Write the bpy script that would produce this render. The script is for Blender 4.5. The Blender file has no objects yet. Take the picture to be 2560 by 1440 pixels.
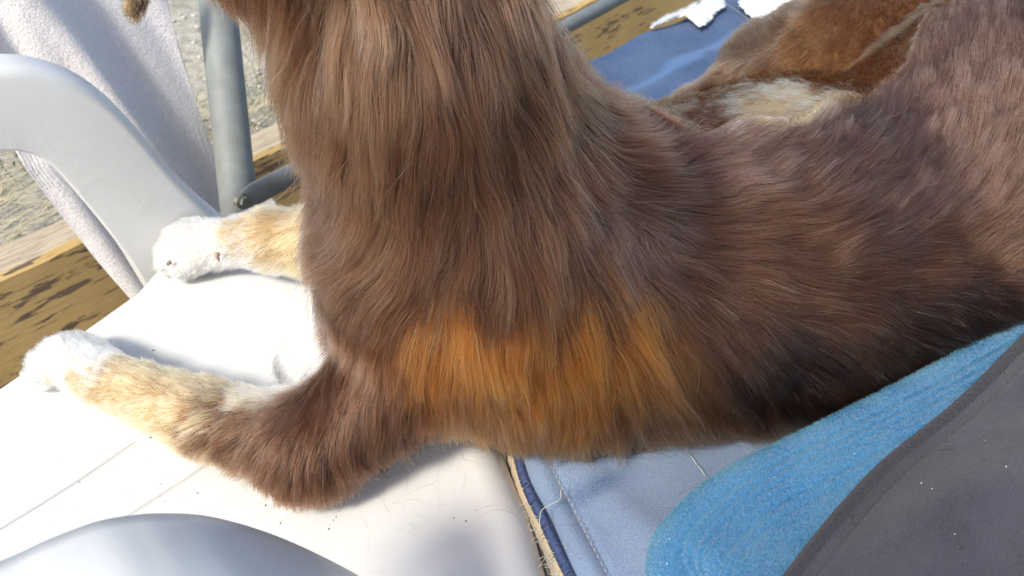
import bpy, bmesh, math, random
import numpy as np
from mathutils import Vector, Matrix, kdtree
random.seed(7); RNG = np.random.default_rng(7)
D = bpy.data; S = bpy.context.scene; COL = S.collection
R = math.radians
FLOOR = 0.42                                   # the seat stands this high over the terrace floor; built at seat level, lifted at the end

# ------------------------------------------------------------------ camera, sky, sun, exposure
PITCH = R(37); FPX = 2130.0; CAM = np.array([0.0, 0.0, 0.5])
cam = D.cameras.new('camera'); camo = D.objects.new('camera', cam); COL.objects.link(camo)
camo.location = CAM; camo.rotation_euler = (R(90) - PITCH, 0, 0)
cam.sensor_width = 36; cam.lens = 36 * FPX / 2560; cam.clip_start = .01; cam.clip_end = 400
cam.dof.use_dof = True; cam.dof.focus_distance = .56; cam.dof.aperture_fstop = 13
S.camera = camo
SUN_FROM = Vector((-.60, -.80, .95)).normalized()
w = D.worlds.new('World'); S.world = w; w.use_nodes = True
nt = w.node_tree; nt.nodes.clear()
sky = nt.nodes.new('ShaderNodeTexSky'); sky.sky_type = 'NISHITA'; sky.sun_disc = False
sky.sun_elevation = math.asin(SUN_FROM.z); sky.sun_rotation = math.atan2(SUN_FROM.x, SUN_FROM.y)
sky.air_density = 1.0; sky.dust_density = 1.6; sky.ozone_density = 1.0
bg = nt.nodes.new('ShaderNodeBackground'); bg.inputs[1].default_value = .15
out = nt.nodes.new('ShaderNodeOutputWorld')
nt.links.new(sky.outputs[0], bg.inputs[0]); nt.links.new(bg.outputs[0], out.inputs[0])
sl = D.lights.new('sun', 'SUN'); sl.energy = 2.6; sl.angle = R(10); sl.color = (1, .95, .87)
so = D.objects.new('sun', sl); COL.objects.link(so); so.location = (-3, -1, 4)
so.rotation_euler = SUN_FROM.to_track_quat('Z', 'Y').to_euler()
S.view_settings.view_transform = 'Standard'; S.view_settings.look = 'None'
S.view_settings.gamma = 1; S.view_settings.use_curve_mapping = False
S.view_settings.exposure = .93
S.view_settings.use_white_balance = True; S.view_settings.white_balance_temperature = 6800; S.view_settings.white_balance_tint = 8
S.render.engine = 'CYCLES'
S.cycles_curves.shape = 'RIBBONS'; S.cycles_curves.subdivisions = 2
S.cycles.max_bounces = 10; S.cycles.sample_clamp_indirect = 6
S.cycles.use_denoising = True; S.cycles.denoiser = 'OPENIMAGEDENOISE'; S.cycles.denoising_prefilter = 'NONE'; S.cycles.denoising_input_passes = 'RGB_ALBEDO_NORMAL'

# ------------------------------------------------------------------ picture -> place
cp, sp = math.cos(PITCH), math.sin(PITCH)
def ray(px, py):
    dx = (px - 1280) / FPX; dy = -(py - 720) / FPX
    return np.array([dx, cp + sp * dy, -sp + cp * dy])      # forward component is 1
def U(px, py, z=0.0):
    d = ray(px, py); return CAM + d * (z - CAM[2]) / d[2]
def UD(px, py, depth): return CAM + ray(px, py) * depth
AX = R(38); A2 = np.array([math.cos(AX), math.sin(AX)]); N2 = np.array([math.sin(AX), -math.cos(AX)])   # chair axis, chair side (towards us)
def UP(px, py, u):                                          # on the upright plane at chair-side distance u -> (s, z)
    d = ray(px, py); t = u / (d[0] * N2[0] + d[1] * N2[1]); p = CAM + d * t
    return float(p[0] * A2[0] + p[1] * A2[1]), float(p[2])
def SU(s, u, z=0.0): return np.array([A2[0] * s + N2[0] * u, A2[1] * s + N2[1] * u, z])
def crom(pts, n):                                           # smooth curve through points
    P = np.array(pts, float); m = len(P); o = []
    Q = np.vstack([2 * P[0] - P[1], P, 2 * P[-1] - P[-2]])
    for t in np.linspace(0, m - 1 - 1e-9, n):
        i = int(t); f = t - i; a, b, c, d = Q[i:i + 4]
        o.append(.5 * ((2 * b) + (c - a) * f + (2 * a - 5 * b + 4 * c - d) * f * f + (3 * b - a - 3 * c + d) * f ** 3))
    return np.array(o)

# ------------------------------------------------------------------ object helpers
def finish(o, label=None, cat=None, group=None, kind=None):
    if label: o['label'] = label
    if cat and (label or kind): o['category'] = cat
    if group: o['group'] = group
    if kind: o['kind'] = kind
    return o
def empty(name, loc, label=None, cat=None, **k):
    o = D.objects.new(name, None); COL.objects.link(o); o.location = loc; o.empty_display_size = .05
    return finish(o, label, cat, **k)
def wloc(o):
    l = Vector(o.location)
    while o.parent: o = o.parent; l += o.location
    return l
def mesh(name, V, F, mat=None, parent=None, smooth=True, **k):
    V = np.asarray(V, float)
    if parent is not None: V = V - np.array(wloc(parent))
    me = D.meshes.new(name); me.from_pydata(V.tolist(), [], [tuple(int(i) for i in f) for f in F]); me.update()
    if smooth: me.polygons.foreach_set('use_smooth', [True] * len(me.polygons))
    if mat: me.materials.append(mat)
    o = D.objects.new(name, me); COL.objects.link(o)
    if parent is not None: o.parent = parent
    return finish(o, **k)
def recalc(o):
    b = bmesh.new(); b.from_mesh(o.data); bmesh.ops.recalc_face_normals(b, faces=b.faces[:]); b.to_mesh(o.data); b.free(); return o
def grid_faces(n, m, wrap=False):
    F = []
    for i in range(n - 1):
        for j in range(m if wrap else m - 1):
            j2 = (j + 1) % m
            F.append((i * m + j, i * m + j2, (i + 1) * m + j2, (i + 1) * m + j))
    return F
def tube(P, rad, seg=12, cap=True):
    P = np.asarray(P, float); n = len(P); rad = np.broadcast_to(rad, (n,))
    V = []; up = None
    for i in range(n):
        t = P[min(i + 1, n - 1)] - P[max(i - 1, 0)]; t /= np.linalg.norm(t) + 1e-12
        if up is None: up = np.array([0, 0, 1.]) if abs(t[2]) < .9 else np.array([1., 0, 0])
        x = np.cross(up, t); x /= np.linalg.norm(x); y = np.cross(t, x); up = y
        for k in range(seg):
            a = 2 * math.pi * k / seg
            V.append(P[i] + rad[i] * (math.cos(a) * x + math.sin(a) * y))
    F = grid_faces(n, seg, True)
    if cap: F += [tuple(range(seg))[::-1], tuple(range((n - 1) * seg, n * seg))]
    return np.array(V), F
def join(parts):
    V = []; F = []; o = 0
    for v, f in parts:
        V.append(np.asarray(v)); F += [tuple(i + o for i in q) for q in f]; o += len(v)
    return np.vstack(V), F
def bevel(o, wd, seg=3, ang=35):
    m = o.modifiers.new('bevel', 'BEVEL'); m.width = wd; m.segments = seg; m.limit_method = 'ANGLE'; m.angle_limit = R(ang)
    return o

# ------------------------------------------------------------------ materials
class M:
    def __init__(s, name):
        s.m = D.materials.new(name); s.m.use_nodes = True; s.t = s.m.node_tree
        s.b = s.t.nodes['Principled BSDF']; s.o = s.t.nodes['Material Output']
    def n(s, kind, **kw):
        x = s.t.nodes.new('ShaderNode' + kind)
        for k, v in kw.items():
            if k in x.inputs: x.inputs[k].default_value = v
            else: setattr(x, k, v)
        return x
    def l(s, a, b): s.t.links.new(a, b)
    def coord(s, scale=(1, 1, 1), rot=(0, 0, 0), kind='Object'):
        c = s.n('TexCoord'); mp = s.n('Mapping'); mp.inputs['Scale'].default_value = scale; mp.inputs['Rotation'].default_value = rot
        s.l(c.outputs[kind], mp.inputs[0]); return mp.outputs[0]
    def noise(s, vec, scale, detail=4, rough=.55):
        x = s.n('TexNoise'); x.inputs['Scale'].default_value = scale; x.inputs['Detail'].default_value = detail; x.inputs['Roughness'].default_value = rough
        if vec is not None: s.l(vec, x.inputs['Vector'])
        return x.outputs['Fac']
    def ramp(s, fac, stops, interp='LINEAR'):
        r = s.n('ValToRGB'); r.color_ramp.interpolation = interp; e = r.color_ramp.elements
        while len(e) < len(stops): e.new(.5)
        for q, (p, c) in zip(e, stops):
            q.position = p; q.color = (*c, 1) if len(c) == 3 else (c[0],) * 3 + (1,)
        s.l(fac, r.inputs[0]); return r.outputs[0]
    def mix(s, fac, a, b, mode='MIX'):
        x = s.n('Mix', data_type='RGBA', blend_type=mode)
        for v, i in ((fac, 0), (a, 6), (b, 7)):
            if hasattr(v, 'is_linked'): s.l(v, x.inputs[i])
            elif i == 0: x.inputs[0].default_value = v
            else: x.inputs[i].default_value = (*v, 1)
        return x.outputs[2]
    def math(s, op, a, b=0.0):
        x = s.n('Math', operation=op)
        for v, i in ((a, 0), (b, 1)):
            if hasattr(v, 'is_linked'): s.l(v, x.inputs[i])
            else: x.inputs[i].default_value = v
        return x.outputs[0]
    def bump(s, h, strength=.3, dist=.002, prev=None):
        x = s.n('Bump'); x.inputs['Strength'].default_value = strength; x.inputs['Distance'].default_value = dist
        s.l(h, x.inputs['Height'])
        if prev is not None: s.l(prev, x.inputs['Normal'])
        return x.outputs[0]
    def set(s, col=None, rough=None, normal=None, **kw):
        for v, k in ((col, 'Base Color'), (rough, 'Roughness'), (normal, 'Normal')):
            if v is None: continue
            if hasattr(v, 'is_linked'): s.l(v, s.b.inputs[k])
            else: s.b.inputs[k].default_value = (*v, 1) if k == 'Base Color' else v
        for k, v in kw.items(): s.b.inputs[k.replace('_', ' ')].default_value = v
        return s.m

def mat_plastic():
    m = M('white_plastic'); v = m.coord()
    big = m.noise(v, 9, 5); fine = m.noise(v, 260, 3)
    scr = m.noise(m.coord((14, 420, 60), (0, 0, R(35))), 1, 3); scr2 = m.noise(m.coord((300, 18, 60), (0, 0, R(-20))), 1, 2)
    c = m.ramp(big, [(.3, (.56, .56, .548)), (.7, (.63, .63, .62))])
    s1 = m.ramp(scr, [(.66, (0,)), (.72, (1,))]); s2 = m.ramp(scr2, [(.68, (0,)), (.73, (1,))])
    c = m.mix(m.math('MULTIPLY', m.math('MAXIMUM', s1, s2), .32), c, (.5, .49, .47))
    dirt = m.ramp(m.noise(v, 55, 6, .7), [(.63, (0,)), (.75, (1,))])
    c = m.mix(m.math('MULTIPLY', dirt, .34), c, (.42, .40, .37))
    r = m.ramp(m.noise(v, 30, 4), [(.3, (.30,)), (.7, (.48,))])
    gr = m.n('Attribute', attribute_name='groove').outputs['Fac']; c = m.mix(m.math('MULTIPLY', gr, .75), c, (.25, .235, .215))
    return m.set(c, r, m.bump(fine, .12, .0006, m.bump(m.math('ADD', s1, s2), .1, .0004)))
def mat_cloth(name, c1, c2, scale=500, rough=.95, bump=.5, dist=.0015, sheen=.3, big=14, weave=None):
    m = M(name); v = m.coord()
    f = m.noise(v, scale, 3, .7); b = m.noise(v, big, 4)
    c = m.mix(m.ramp(f, [(.3, (0,)), (.7, (1,))]), c1, c2)
    c = m.mix(m.math('MULTIPLY', m.ramp(b, [(.35, (0,)), (.7, (1,))]), .35), c, tuple(.72 * x for x in c1))
    nb = m.bump(f, bump, dist)
    if weave:
        wv = m.n('TexWave', wave_type='BANDS'); wv.inputs['Scale'].default_value = weave; wv.inputs['Distortion'].default_value = 1.5
        m.l(m.coord((1, 1, 1), (0, 0, R(20))), wv.inputs['Vector']); nb = m.bump(wv.outputs[1], .25, .0006, nb)
    return m.set(c, rough, nb, Sheen_Weight=sheen, Sheen_Roughness=.5)
def mat_grey():
    m = M('grey_plush'); v = m.coord(); f = m.noise(v, 700, 3, .7); b = m.noise(v, 16, 5, .6)
    c = m.mix(m.ramp(f, [(.3, (0,)), (.7, (1,))]), (.014, .0135, .022), (.030, .028, .042))
    c = m.mix(m.ramp(b, [(.35, (0,)), (.7, (.5,))]), c, (.052, .048, .068))
    pit = m.ramp(m.noise(v, 110, 2, .5), [(.70, (0,)), (.75, (1,))]); c = m.mix(m.math('MULTIPLY', pit, .8), c, (.014, .013, .017))
    w1 = m.n('TexWave', wave_type='BANDS'); w1.inputs['Scale'].default_value = 260; w1.inputs['Distortion'].default_value = 1.2; m.l(m.coord((1, 1, 1), (0, 0, R(38))), w1.inputs['Vector'])
    w2 = m.n('TexWave', wave_type='BANDS'); w2.inputs['Scale'].default_value = 260; w2.inputs['Distortion'].default_value = 1.2; m.l(m.coord((1, 1, 1), (0, 0, R(-52))), w2.inputs['Vector'])
    wv = m.math('MULTIPLY', w1.outputs[1], w2.outputs[1])
    nb = m.bump(f, .5, .0012, m.bump(wv, .5, .0008, m.bump(b, .5, .012, m.bump(pit, .5, -.002))))
    return m.set(c, .95, nb, Sheen_Weight=.15, Sheen_Roughness=.5)
def mat_steel():
    m = M('grey_painted_steel'); v = m.coord()
    c = m.ramp(m.noise(v, 60, 5), [(.3, (.16, .175, .17)), (.75, (.21, .225, .22))])
    return m.set(c, .62, m.bump(m.noise(v, 500, 3), .2, .0005), Metallic=0.0)
def mat_zinc():
    m = M('zinc_bolt'); return m.set((.55, .53, .45), .3, Metallic=.9)
def mat_wood():
    m = M('peeling_ochre_paint'); v = m.coord((4.5, 34, 38), (0, 0, 0))
    fl = m.noise(v, 3.0, 6, .62); wide = m.noise(m.coord((1.6, 3, 3)), 2.2, 4)
    g = m.noise(m.coord((6, 120, 120)), 2.0, 4)
    wood = m.ramp(g, [(.3, (.13, .085, .055)), (.7, (.25, .175, .12))])
    paint = m.ramp(m.noise(m.coord(), 7, 4), [(.3, (.56, .37, .14)), (.75, (.70, .49, .21))])
    k = m.math('ADD', fl, m.math('MULTIPLY', m.math('SUBTRACT', wide, .5), .45))
    sxo = m.n('SeparateXYZ'); m.l(m.coord(), sxo.inputs[0]); k = m.math('ADD', k, m.math('MULTIPLY', m.ramp(m.math('MULTIPLY', sxo.outputs[0], .5), [(0, (0,)), (.5, (1,))]), .16))
    mask = m.ramp(k, [(.445, (1,)), (.47, (0,))])
    crack = m.ramp(m.noise(m.coord((1.2, 40, 46)), 4, 3, .6), [(.30, (1,)), (.33, (0,))]); mask = m.math('MAXIMUM', mask, m.math('MULTIPLY', crack, .8))
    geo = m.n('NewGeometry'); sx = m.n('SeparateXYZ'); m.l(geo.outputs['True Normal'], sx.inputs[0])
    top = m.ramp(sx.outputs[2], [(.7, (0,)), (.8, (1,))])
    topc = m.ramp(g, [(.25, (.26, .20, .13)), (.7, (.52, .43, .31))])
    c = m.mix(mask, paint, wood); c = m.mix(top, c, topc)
    return m.set(c, .75, m.bump(g, .5, .002, m.bump(mask, .6, -.0015)))
def mat_pad():
    m = M('blue_upholstery'); at = m.n('Attribute', attribute_name='stripe'); st = at.outputs['Fac']
    v = m.coord(); f = m.noise(v, 900, 2, .6); b = m.noise(v, 12, 5)
    at2 = m.n('Attribute', attribute_name='fade_shade'); fd = at2.outputs['Fac']
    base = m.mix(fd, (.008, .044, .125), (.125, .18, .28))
    base = m.mix(m.ramp(b, [(.35, (0,)), (.75, (.35,))]), base, (.11, .16, .27))
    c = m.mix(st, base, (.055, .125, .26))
    c = m.mix(m.math('MULTIPLY', m.ramp(f, [(.4, (0,)), (.7, (1,))]), .18), c, (.5, .52, .56))
    wv = m.n('TexWave', wave_type='BANDS'); wv.inputs['Scale'].default_value = 420; m.l(m.coord((1, 1, 1), (0, 0, R(20))), wv.inputs['Vector'])
    return m.set(c, .85, m.bump(f, .3, .0008, m.bump(wv.outputs[1], .15, .0004)), Sheen_Weight=.08, Specular_IOR_Level=.12)
def mat_ground():
    m = M('dry_gravel'); v = m.coord()
    c = m.ramp(m.noise(v, 42, 8, .7), [(.32, (.30, .28, .235)), (.5, (.47, .44, .375)), (.7, (.64, .60, .51))])
    gr = m.ramp(m.noise(v, 6, 4), [(.52, (0,)), (.66, (1,))])
    c = m.mix(m.math('MULTIPLY', gr, .5), c, (.17, .18, .10))
    return m.set(c, .95, m.bump(m.noise(v, 90, 8, .75), .9, .012))
def mat_flat(name, c, rough=.8, **kw):
    m = M(name); v = m.coord(); k = m.noise(v, 120, 4)
    col = m.mix(m.ramp(k, [(.3, (0,)), (.7, (1,))]), tuple(.8 * x for x in c), c)
    return m.set(col, rough, m.bump(k, .2, .001), **kw)
PLASTIC = mat_plastic(); STEEL = mat_steel(); WOOD = mat_wood()

# ------------------------------------------------------------------ the setting: terrace floor, timber edge, gravel bed
BD = np.array([math.cos(R(52)), math.sin(R(52))]); BN = np.array([-BD[1], BD[0]])     # beam direction, and away from us
B0 = U(0, 690, -.12)[:2]
def beamP(l, n, z): return np.array([*(B0 + BD * l + BN * n), z])
fl = mesh('terrace_floor', [(-40, -40, -FLOOR), (40, -40, -FLOOR), (40, 40, -FLOOR), (-40, 40, -FLOOR)], [(0, 1, 2, 3)], mat_flat('terrace_planks', (.30, .24, .17)), kind='structure')
# gravel bed behind the beam: a rolling sheet
n1, n2 = 120, 70
V = []
for i, l in enumerate(np.concatenate([np.linspace(-12, -1, 14), np.linspace(-.95, 3, 84), np.linspace(3.2, 40, 22)])):
    for j, n in enumerate(np.concatenate([np.linspace(.05, 1.6, 52), np.linspace(1.7, 60, 18)])):
        z = -.17 + .012 * math.sin(7 * l + 3 * n) + .010 * math.sin(13 * n - 5 * l) + random.gauss(0, .004)
        V.append(beamP(l, n, z))
mesh('gravel_ground', V, grid_faces(n1, n2), mat_ground(), kind='structure')
beam = empty('wooden_beam', beamP(.8, .035, -FLOOR), 'weathered wooden edging beam with peeling ochre paint behind the white chair', 'beam')
V = []; L = np.linspace(-4, 4, 161)
for l in L:
    q = random.gauss(0, .0012)
    for n, z in ((0, -FLOOR), (0, -.128 + q), (.006, -.12 + q), (.064, -.121 - q), (.07, -.13), (.07, -FLOOR)):
        V.append((l - .8, n - .035, z + FLOOR))
F = grid_faces(len(L), 6)
me = D.meshes.new('board'); me.from_pydata([tuple(map(float, v)) for v in V], [], F); me.materials.append(WOOD)
bo = D.objects.new('board', me); COL.objects.link(bo); bo.parent = beam; beam.rotation_euler = (0, 0, R(52)); recalc(bo)

# ------------------------------------------------------------------ loose stones, dry straw, grass on the bed
ico = bmesh.new(); bmesh.ops.create_icosphere(ico, subdivisions=1, radius=1)
IV = np.array([v.co for v in ico.verts]); IF = [tuple(v.index for v in f.verts) for f in ico.faces]; ico.free()
parts = []
for k in range(1500):
    l = random.uniform(-.3, 2.4); n = .09 + abs(random.gauss(0, .6)); r = random.uniform(.002, .007)
    sc = np.array([random.uniform(.7, 1.3), random.uniform(.7, 1.3), random.uniform(.5, .8)])
    v = IV * (1 + RNG.normal(0, .12, (len(IV), 1))) * sc * r
    parts.append((v + beamP(l, n, -.165 + r * .2), IF))
mesh('pebbles', *join(parts), mat_flat('pebble_stone', (.50, .46, .39), .9), kind='stuff', label='loose pale pebbles lying on the gravel bed', cat='pebbles')
def blades(n, fn, wd, name, mat, label, cat):
    V = []; F = []
    for k in range(n):
        p, d, ln, curve = fn()
        side = np.cross(d, [0, 0, 1]); side /= np.linalg.norm(side) + 1e-9
        w_ = wd * random.uniform(.6, 1.4); b = len(V)
        for t in (0, .35, .7, 1):
            c = p + d * ln * t + np.array([0, 0, -curve * t * t]) + side * curve * .5 * t * t
            V += [c - side * w_ * (1 - .8 * t), c + side * w_ * (1 - .8 * t)]
        for i in range(3): F.append((b + 2 * i, b + 2 * i + 1, b + 2 * i + 3, b + 2 * i + 2))
    return mesh(name, V, F, mat, kind='stuff', label=label, cat=cat)
def straw_fn():
    l = random.uniform(-.25, 2.2); n = .10 + abs(random.gauss(0, .16))
    a = R(random.gauss(56, 24)) + (math.pi if random.random() < .5 else 0)
    return beamP(l, n, random.uniform(-.155, -.12)), np.array([math.cos(a), math.sin(a), random.uniform(-.02, .22)]), random.uniform(.05, .16), random.uniform(0, .03)
blades(1800, straw_fn, .0008, 'dry_straw', mat_flat('straw', (.55, .46, .27)), 'pale dry straw stalks lying along the wooden beam', 'straw')
def grass_fn():
    l = random.gauss(.0, .22) if random.random() < .6 else random.uniform(-.3, 2.2); n = .1 + abs(random.gauss(.25, .2))
    a = random.uniform(0, 6.28)
    return beamP(l, n, -.17), np.array([.5 * math.cos(a), .5 * math.sin(a), .8]), random.uniform(.02, .06), random.uniform(0, .02)
blades(1600, grass_fn, .0016, 'grass', mat_flat('dull_grass', (.11, .14, .06)), 'thin dull green grass sprouting from the gravel', 'grass')

# ------------------------------------------------------------------ grey steel frame: upright, brace, bolt
pb = UD(596, 505, 1.05)
ptop = UD(556, 0, 1.05); post_xy = pb[:2]
frame = empty('steel_frame', (*post_xy, -FLOOR), 'grey tubular steel frame upright with bolted brace behind the chair arm', 'metal frame')
pt = UD(543, 0, 1.03); pd = (pt - pb) / np.linalg.norm(pt - pb)
V, F = tube([pb + pd * ((-FLOOR - pb[2]) / pd[2]), pb, pt, pt + pd * .5], .0225, 32)
mesh('post', V, F, STEEL, frame)
q = U(1500, 30, -.035); q0 = UD(622, 493, 1.022)
d = q - q0; d[2] = 0; dn = d / np.linalg.norm(d)
P = [q0 - dn * .012, q0 + dn * .004, q0 + dn * .03, q0 + dn * .06, q0 + dn * .1, q0 + dn * 2.6]
V, F = tube(P, 1.0, 20)
sh = [(.0035, .012), (.0035, .0165), (.0035, .0165), (.008, .0145), (.0125, .0125), (.0125, .0125)]
up = np.array([0, 0, 1.]); sd = np.cross(dn, up)
V = np.array([np.array(P[i]) + sd * math.cos(2 * math.pi * k / 20) * sh[i][0] + up * math.sin(2 * math.pi * k / 20) * sh[i][1] for i in range(6) for k in range(20)])
brace = recalc(mesh('brace', V, F, STEEL, frame))
bc = UD(607, 503, 1.010); bx = -sd if np.dot(sd, CAM - bc) < 0 else sd
V, F = join([tube([bc - bx * .006, bc + bx * .001], .0095, 20), tube([bc, bc + bx * .006], .0068, 6)])
recalc(mesh('bolt', V, F, mat_zinc(), frame, smooth=False))

# ------------------------------------------------------------------ towel hanging behind the arm
def towel():
    rows = [(-120, -330, 380), (0, -160, 412), (150, -90, 458), (300, -10, 503), (420, 65, 545), (500, 125, 690), (560, 175, 695), (640, 240, 690), (735, 322, 660), (830, 400, 620)]
    ys = np.array([r[0] for r in rows]); xl = np.array([r[1] for r in rows]); xr = np.array([r[2] for r in rows])
    n, m = 110, 120; V = []; uv = []
    for i in range(n):
        y = -120 + 950 * i / (n - 1); a = np.interp(y, ys, xl); b = np.interp(y, ys, xr)
        for j in range(m):
            t = j / (m - 1); x = a + (b - a) * t
            fx = 135 + (y - 0) * .78                          # the slanting fold
            k = (x - fx) / 60
            g = -.992 - .010 / (1 + math.exp(-k * 1.1)) + .015 * math.exp(-((x - fx + 40) / 50) ** 2)
            g += .006 * math.sin(x * .021 - y * .014) + .003 * math.sin(x * .05 - y * .03)
            g += .016 * math.exp(-((x - a - 60) / 70) ** 2) * min(1, max(0, (y - 330) / 80))
            V.append(SU(*(lambda q_: (q_[0], g, q_[1]))(UP(x, y, g)))); uv.append((t, i / (n - 1)))
    m_ = M('terry_towel'); at = m_.n('Attribute', attribute_name='band'); bd = at.outputs['Fac']
    rb = m_.math('SINE', m_.math('MULTIPLY', m_.n('Attribute', attribute_name='rib').outputs['Fac'], 270.0))
    v = m_.coord(); f = m_.noise(v, 330, 4, .75); f2 = m_.noise(v, 45, 4)
    c = m_.mix(m_.ramp(f, [(.3, (0,)), (.7, (1,))]), (.66, .63, .655), (.84, .81, .82))
    nb = m_.bump(m_.math('MULTIPLY', rb, bd), .3, .001, m_.bump(f, .8, .004, m_.bump(f2, .5, .006)))
    m_.set(c, 1, nb, Sheen_Weight=.5, Sheen_Roughness=.6)
    o = mesh('towel', V, grid_faces(n, m), m_.m, label='white terry towel hanging behind the chair arm, with a ribbed border band', cat='towel')
    ba = o.data.attributes.new('band', 'FLOAT', 'POINT'); ra = o.data.attributes.new('rib', 'FLOAT', 'POINT')
    bv = []; rv = []
    for (t, vv) in uv:
        q_ = vv - .08 * (1 - t) - .0
        bv.append(1.0 if .455 < q_ < .54 else 0.0); rv.append(t)
    ba.data.foreach_set('value', bv); ra.data.foreach_set('value', rv)
    sm = o.modifiers.new('subdivision', 'SUBSURF'); sm.levels = 1; sm.render_levels = 2
    tx = o.modifiers.new('thickness', 'SOLIDIFY'); tx.thickness = .005
towel()

# ------------------------------------------------------------------ white plastic garden chair
chair = empty('garden_chair', (*SU(.0, -.52)[:2], -FLOOR), 'white plastic garden chair with scuffed seat under the front paws of the dog', 'chair')
FRONT = [(-.86, .30), (-.80, .312), (-.60, .315), (-.45, .305), (-.36, .285), (-.30, .265), (-.25, .240), (-.20, .20), (-.17, .15)]
def front_s(u): return float(np.interp(u, [f[0] for f in FRONT], [f[1] for f in FRONT]))
FAR = [(-.40, -.60), (-.15, -.625), (-.017, -.683), (.05, -.712), (.119, -.745), (.17, -.79), (.22, -.82), (.30, -.83)]
def far_u(s): return float(np.interp(s, [f[0] for f in FAR], [f[1] for f in FAR]))
def near_u(s): return float(np.interp(s, [-.4, -.1, .1, .2, .3], [-.30, -.25, -.205, -.19, -.19]))
def seg_d(P, a, b):
    ab = b - a; t = np.clip(((P - a) @ ab) / (ab @ ab), 0, 1); return np.linalg.norm(P - (a + t[:, None] * ab), axis=1)
def seat():
    GP = []
    n, m = 330, 330; V = []
    gro = [(crom([(*U(*p)[:2], 0) for p in pts], 24)[:, :2]) for pts in ([(-200, 1410), (0, 1290), (180, 1180), (330, 1080)], [(120, 1372), (250, 1297), (460, 1168), (560, 1100)], [(560, 1325), (640, 1268), (760, 1190)])]
    for i in range(n):
        a = i / (n - 1)
        for j in range(m):
            b = j / (m - 1); u = -.83 + .66 * b
            sf = front_s(u); s0 = -.40
            # near the front the surface rolls over and down
            q = a * (sf - s0 + .07); flat = sf - s0 - .035
            if q <= flat: s = s0 + q; z = 0
            else:
                th = min((q - flat) / .035, math.pi / 2); ex = max(0, q - flat - .035 * math.pi / 2)
                s = s0 + flat + .035 * math.sin(th); z = -.035 * (1 - math.cos(th)) - ex
            lo = far_u(s); hi = near_u(s); uu = lo + (hi - lo) * b
            e = min(uu - lo, hi - uu)
            z += -.010 * math.sin(math.pi * b) * math.sin(math.pi * min(1, a * 1.05))
            xy = SU(s, uu)[:2]
            GP.append(xy)
            if j in (0, m - 1): z -= .03
            elif j in (1, m - 2): z -= .004
            V.append(SU(s, uu, z - .002))
    GP = np.array(GP); V = np.array(V)
    gro_a = np.zeros(len(V))
    for gI, g in enumerate(gro):
        dd = np.full(len(GP), 9.); 
        for p, q in zip(g[:-1], g[1:]): dd = np.minimum(dd, seg_d(GP, p, q))
        V[:, 2] -= (.0016, .0014, .0007)[gI] * np.exp(-(dd / .0022) ** 2)
        gro_a = np.maximum(gro_a, (1, .9, .35)[gI] * np.exp(-(dd / .0012) ** 2))
    o = mesh('seat', V, grid_faces(n, m), PLASTIC, chair)
    o.data.attributes.new('groove', 'FLOAT', 'POINT').data.foreach_set('value', gro_a.astype(np.float32))
    t = o.modifiers.new('thickness', 'SOLIDIFY'); t.thickness = .004; t.offset = -1
    recalc(o); return o
seat()
def arm(u, outer, inner, thick, name='armrest', rim=.012):
    """outer / inner: image outline on the upright plane u"""
    po = np.array([UP(x, y, u) for x, y in crom(outer, 40)]); pi_ = np.array([UP(x, y, u) for x, y in crom(inner, 40)])
    prof = []                                               # cross-section from inner edge to outer edge and round
    V = []
    for a, b in zip(po, pi_):
        c = a - b; ln = np.linalg.norm(c); c = c / ln
        rr = min(rim, thick * .45)
        sec = [(0, 0), (0, -thick)]                          # (from inner edge, across)
        k = 8
        ring = []
        for h, ang0 in ((ln - rr, 0),):
            pass
        for t in range(k + 1):                               # rounded outer rim, near face first
            th = math.pi / 2 * t / k; ring.append((ln - rr + rr * math.sin(th), -rr + rr * math.cos(th)))
        for t in range(k + 1):
            th = math.pi / 2 * t / k; ring.append((ln - rr + rr * math.cos(th), -thick + rr - rr * math.sin(th)))
        r2 = .004
        for t in range(5):
            th = math.pi / 2 * t / 4; ring.append((r2 - r2 * math.sin(th), -thick + r2 - r2 * math.cos(th)))
        for t in range(5):
            th = math.pi / 2 * t / 4; ring.append((r2 - r2 * math.cos(th), -r2 + r2 * math.sin(th)))
        for h, off in ring:
            s, z = b + c * h
            V.append(SU(s, u + off, z))
    m = 2 * 9 + 10
    F = grid_faces(40, m, True) + [tuple(range(m)), tuple(range(39 * m, 40 * m))]
    return recalc(mesh(name, V, F, PLASTIC, chair))
arm(-.785, [(-340, 250), (-150, 195), (0, 168), (100, 172), (200, 204), (285, 262), (355, 335), (430, 425), (500, 497), (580, 566)],
    [(-340, 440), (-150, 400), (-30, 384), (60, 383), (125, 412), (190, 482), (260, 566), (320, 645), (362, 712), (392, 762)], .045)
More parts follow.
